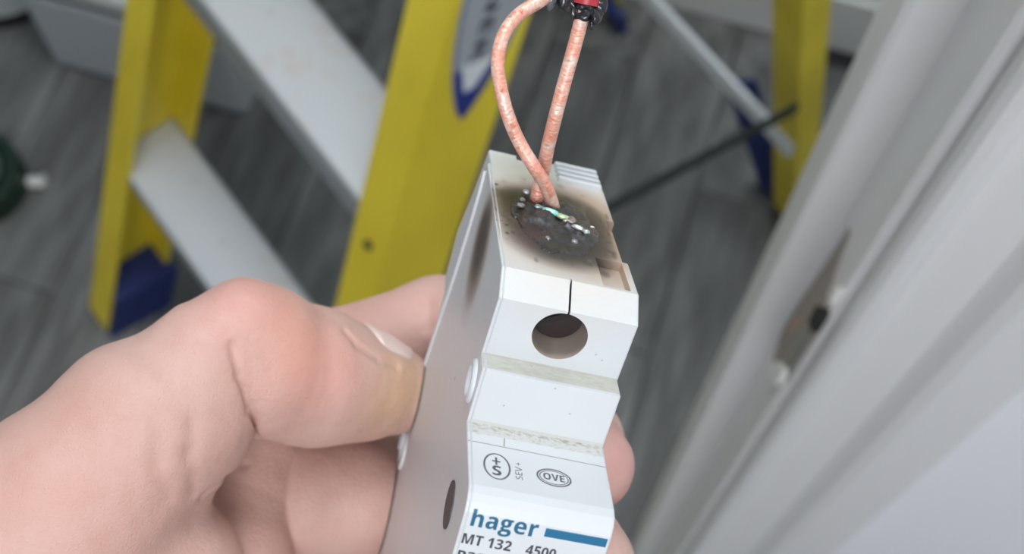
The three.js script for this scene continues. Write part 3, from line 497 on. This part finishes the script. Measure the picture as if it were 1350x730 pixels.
  const axis = (lo, fineLo, fineHi, hi, c) => { const o = []; let v = fineLo, s = c; const left = []; while (v > lo) { s = Math.min(7, s * 1.12); v -= s; left.push(v); } o.push(...left.reverse()); for (v = fineLo; v < fineHi; v += c) o.push(v); s = c; while (v < hi) { o.push(v); s = Math.min(7, s * 1.12); v += s; } o.push(v); return o; };
  const CELL = 0.5, xs = axis(-372, -92, 24, 40, CELL), ys = axis(-365, -62, 8, 16, CELL), zs = axis(-292, -262, -176, -150, CELL);
  const nx = xs.length, ny = ys.length, nz = zs.length, val = new Float32Array(nx * ny * nz);
  const BL = 5;
  for (let k0 = 0; k0 < nz; k0 += BL) for (let j0 = 0; j0 < ny; j0 += BL) for (let i0 = 0; i0 < nx; i0 += BL) {
    const i1 = Math.min(nx, i0 + BL), j1 = Math.min(ny, j0 + BL), k1 = Math.min(nz, k0 + BL), ax = xs[i0], bx = xs[i1 - 1], ay = ys[j0], by = ys[j1 - 1], az = zs[k0], bz = zs[k1 - 1];
    const d = field((ax + bx) / 2, (ay + by) / 2, (az + bz) / 2), skip = Math.abs(d) > Math.hypot(bx - ax, by - ay, bz - az) * 0.62 + 4;
    for (let k = k0; k < k1; k++) for (let j = j0; j < j1; j++) for (let i = i0; i < i1; i++) val[(k * ny + j) * nx + i] = skip ? d : field(xs[i], ys[j], zs[k]);
  }
  const id = new Int32Array(nx * ny * nz).fill(-1), pos = [], idx = [];
  const at = (i, j, k) => (k * ny + j) * nx + i, ED = [[0, 1], [2, 3], [4, 5], [6, 7], [0, 2], [1, 3], [4, 6], [5, 7], [0, 4], [1, 5], [2, 6], [3, 7]];
  for (let k = 0; k < nz - 1; k++) for (let j = 0; j < ny - 1; j++) for (let i = 0; i < nx - 1; i++) {
    const v = []; let m = 0; for (let c = 0; c < 8; c++) { v[c] = val[at(i + (c & 1), j + (c >> 1 & 1), k + (c >> 2))]; if (v[c] < 0) m |= 1 << c; }
    if (m === 0 || m === 255) continue;
    let x = 0, y = 0, z = 0, n = 0;
    for (const [a, b] of ED) if ((v[a] < 0) !== (v[b] < 0)) { const t = v[a] / (v[a] - v[b]); x += (a & 1) + t * ((b & 1) - (a & 1)); y += (a >> 1 & 1) + t * ((b >> 1 & 1) - (a >> 1 & 1)); z += (a >> 2) + t * ((b >> 2) - (a >> 2)); n++; }
    x /= n; y /= n; z /= n; id[at(i, j, k)] = pos.length / 3;
    pos.push(xs[i] + x * (xs[i + 1] - xs[i]), ys[j] + y * (ys[j + 1] - ys[j]), zs[k] + z * (zs[k + 1] - zs[k]));
  }
  for (let k = 1; k < nz - 1; k++) for (let j = 1; j < ny - 1; j++) for (let i = 1; i < nx - 1; i++) {
    const a = val[at(i, j, k)] < 0;
    const quad = (p, q, r, s, f) => { if (p < 0 || q < 0 || r < 0 || s < 0) return; f ? idx.push(p, q, r, p, r, s) : idx.push(p, r, q, p, s, r); };
    if (a !== val[at(i + 1, j, k)] < 0) quad(id[at(i, j - 1, k - 1)], id[at(i, j, k - 1)], id[at(i, j, k)], id[at(i, j - 1, k)], a);
    if (a !== val[at(i, j + 1, k)] < 0) quad(id[at(i - 1, j, k - 1)], id[at(i - 1, j, k)], id[at(i, j, k)], id[at(i, j, k - 1)], a);
    if (a !== val[at(i, j, k + 1)] < 0) quad(id[at(i - 1, j - 1, k)], id[at(i, j - 1, k)], id[at(i, j, k)], id[at(i - 1, j, k)], a);
  }
  // normals from the field, colour from where on the hand a point lies
  const cnt = pos.length / 3, nor = new Float32Array(cnt * 3), col = new Float32Array(cnt * 3);
  const spots = [[322, 385, 9, 0.03, -0.045, -0.035], [425, 480, 8, 0.035, -0.05, -0.045], [540, 500, 6, -0.01, 0.01, -0.055], [505, 545, 5, -0.03, -0.03, -0.07], [90, 640, 16, 0.0, -0.03, -0.03], [825, 610, 7, 0.01, -0.05, -0.03], [500, 405, 9, 0.02, -0.03, -0.02], [270, 470, 8, 0.01, 0.02, 0.02], [395, 440, 7, 0.01, 0.0, -0.02]].map(s => ({ p: march(s[0], s[1]), r: s[2], c: s.slice(3) })).filter(s => s.p);
  for (let i = 0; i < cnt; i++) {
    const x = pos[i * 3], y = pos[i * 3 + 1], z = pos[i * 3 + 2], e = 0.35;
    let a = field(x + e, y, z) - field(x - e, y, z), b = field(x, y + e, z) - field(x, y - e, z), c = field(x, y, z + e) - field(x, y, z - e); const l = Math.hypot(a, b, c) || 1;
    nor[i * 3] = a / l; nor[i * 3 + 1] = b / l; nor[i * 3 + 2] = c / l;
    const n1 = fbm(x * 0.09, y * 0.09, z * 0.09, 3), n2 = fbm(x * 0.5 + 9, y * 0.5, z * 0.5, 2);
    let r = 0.62 + 0.03 * n1 + 0.02 * n2, g = 0.39 + 0.05 * n1 + 0.03 * n2, bl = 0.325 + 0.05 * n1 + 0.03 * n2;
    for (const s of spots) { const w = Math.exp(-((x - s.p.x) ** 2 + (y - s.p.y) ** 2 + (z - s.p.z) ** 2) / (s.r * s.r)); r += s.c[0] * w; g += s.c[1] * w; bl += s.c[2] * w; }
    col[i * 3] = r; col[i * 3 + 1] = g; col[i * 3 + 2] = bl;
  }
  const HO = cam(-90, -60, -205), ti = idx.length, P2 = new Float32Array(ti * 3), N2 = new Float32Array(ti * 3), C2 = new Float32Array(ti * 3), UV = new Float32Array(ti * 2);
  for (let t = 0; t < ti; t += 3) {
    const n = [0, 0, 0]; for (let j = 0; j < 3; j++) for (let c = 0; c < 3; c++) n[c] += Math.abs(nor[idx[t + j] * 3 + c]);
    const ax = n[0] > n[1] && n[0] > n[2] ? 0 : n[1] > n[2] ? 1 : 2;
    for (let j = 0; j < 3; j++) {
      const s = idx[t + j] * 3, o = (t + j) * 3; P2[o] = (pos[s] - HO.x) / 1000; P2[o + 1] = (pos[s + 1] - HO.y) / 1000; P2[o + 2] = (pos[s + 2] - HO.z) / 1000;
      for (let c = 0; c < 3; c++) { N2[o + c] = nor[s + c]; C2[o + c] = col[s + c]; }
      UV[(t + j) * 2] = pos[s + (ax + 1) % 3] / 24; UV[(t + j) * 2 + 1] = pos[s + (ax + 2) % 3] / 24;
    }
  }
  const hg = new THREE.BufferGeometry(); hg.setAttribute('position', new THREE.BufferAttribute(P2, 3)); hg.setAttribute('normal', new THREE.BufferAttribute(N2, 3)); hg.setAttribute('color', new THREE.BufferAttribute(C2, 3)); hg.setAttribute('uv', new THREE.BufferAttribute(UV, 2));
  const skinBump = noiseTex(512, 512, (x, y) => { const w = (v) => Math.abs(v); const n = 150 - 110 * w(fbm(x / 9, y / 7, 2, 2)) - 70 * w(fbm(x / 4, y / 4, 7, 2)); return [n, n, n]; });
  const mSkin = new THREE.MeshPhysicalMaterial({ vertexColors: true, roughness: 0.5, bumpMap: skinBump, bumpScale: 0.00022 });
  const H = thing('person', 'bare left hand pinching the white circuit breaker between thumb and curled fingers', 'person', toWorld(HO)); H.quaternion.copy(camera.quaternion);
  mesh('hand', hg, mSkin, H);
  // thumbnail: a thin curved plate laid on the thumb's upper side
  const a0 = px(452, 503, 221), a1 = px(521, 511, 226.5), dir = a1.clone().sub(a0), ad = dir.clone().normalize();
  let up = V3(0.1, 0.97, 0.22); up.addScaledVector(ad, -up.dot(ad)).normalize(); const sd = new THREE.Vector3().crossVectors(ad, up);
  const hit = (o, d) => { let t = 3; for (let i = 0; i < 80; i++) { const f = raw(o.x + d.x * t, o.y + d.y * t, o.z + d.z * t); t -= f * 0.8; if (Math.abs(f) < 0.01) break; } return t; };
  const NS = 22, NT = 18, np = [], ni = [];
  for (let s = 0; s <= NS; s++) for (let t = 0; t <= NT; t++) {
    const f = s / NS, w = t / NT * 2 - 1, round = 1 - 0.35 * Math.pow(Math.abs(f * 2 - 1), 4), ang = w * 0.72 * round;
    const o = a0.clone().addScaledVector(dir, 0.06 + f * 0.98 - 0.07 * w * w * (f > 0.5 ? 1 : -1) * Math.abs(f * 2 - 1)), d = up.clone().multiplyScalar(Math.cos(ang)).addScaledVector(sd, Math.sin(ang));
    const r = Math.min(hit(o, d), 10.5) + 0.45 - 0.5 * Math.pow(Math.abs(w), 6) - (f < 0.15 ? (0.15 - f) * 4 : 0), q = o.addScaledVector(d, r).sub(HO).multiplyScalar(0.001); np.push(q.x, q.y, q.z);
  }
  const base = np.length / 3; for (let i = 0; i < base; i++) { const f = V3(np[i * 3], np[i * 3 + 1], np[i * 3 + 2]).addScaledVector(up, -0.0007); np.push(f.x, f.y, f.z); }
  const Q = (s, t) => s * (NT + 1) + t;
  for (let s = 0; s < NS; s++) for (let t = 0; t < NT; t++) { const [a, b, c, d] = [Q(s, t), Q(s, t + 1), Q(s + 1, t), Q(s + 1, t + 1)]; ni.push(a, b, c, b, d, c, a + base, c + base, b + base, b + base, c + base, d + base); }
  const rim = (a, b) => ni.push(a, a + base, b, b, a + base, b + base);
  for (let s = 0; s < NS; s++) { rim(Q(s, 0), Q(s + 1, 0)); rim(Q(s + 1, NT), Q(s, NT)); } for (let t = 0; t < NT; t++) { rim(Q(0, t + 1), Q(0, t)); rim(Q(NS, t), Q(NS, t + 1)); }
  const ng = new THREE.BufferGeometry(); ng.setAttribute('position', new THREE.Float32BufferAttribute(np, 3)); ng.setIndex(ni); ng.computeVertexNormals();
  mesh('thumbnail', ng, new THREE.MeshPhysicalMaterial({ color: 0xe6cdc4, roughness: 0.3, clearcoat: 0.3 }), H);
}

scene.traverse(o => { delete o.userData.__n; if (o.isMesh) o.castShadow = o.receiveShadow = true; });
renderer.render(scene, camera);
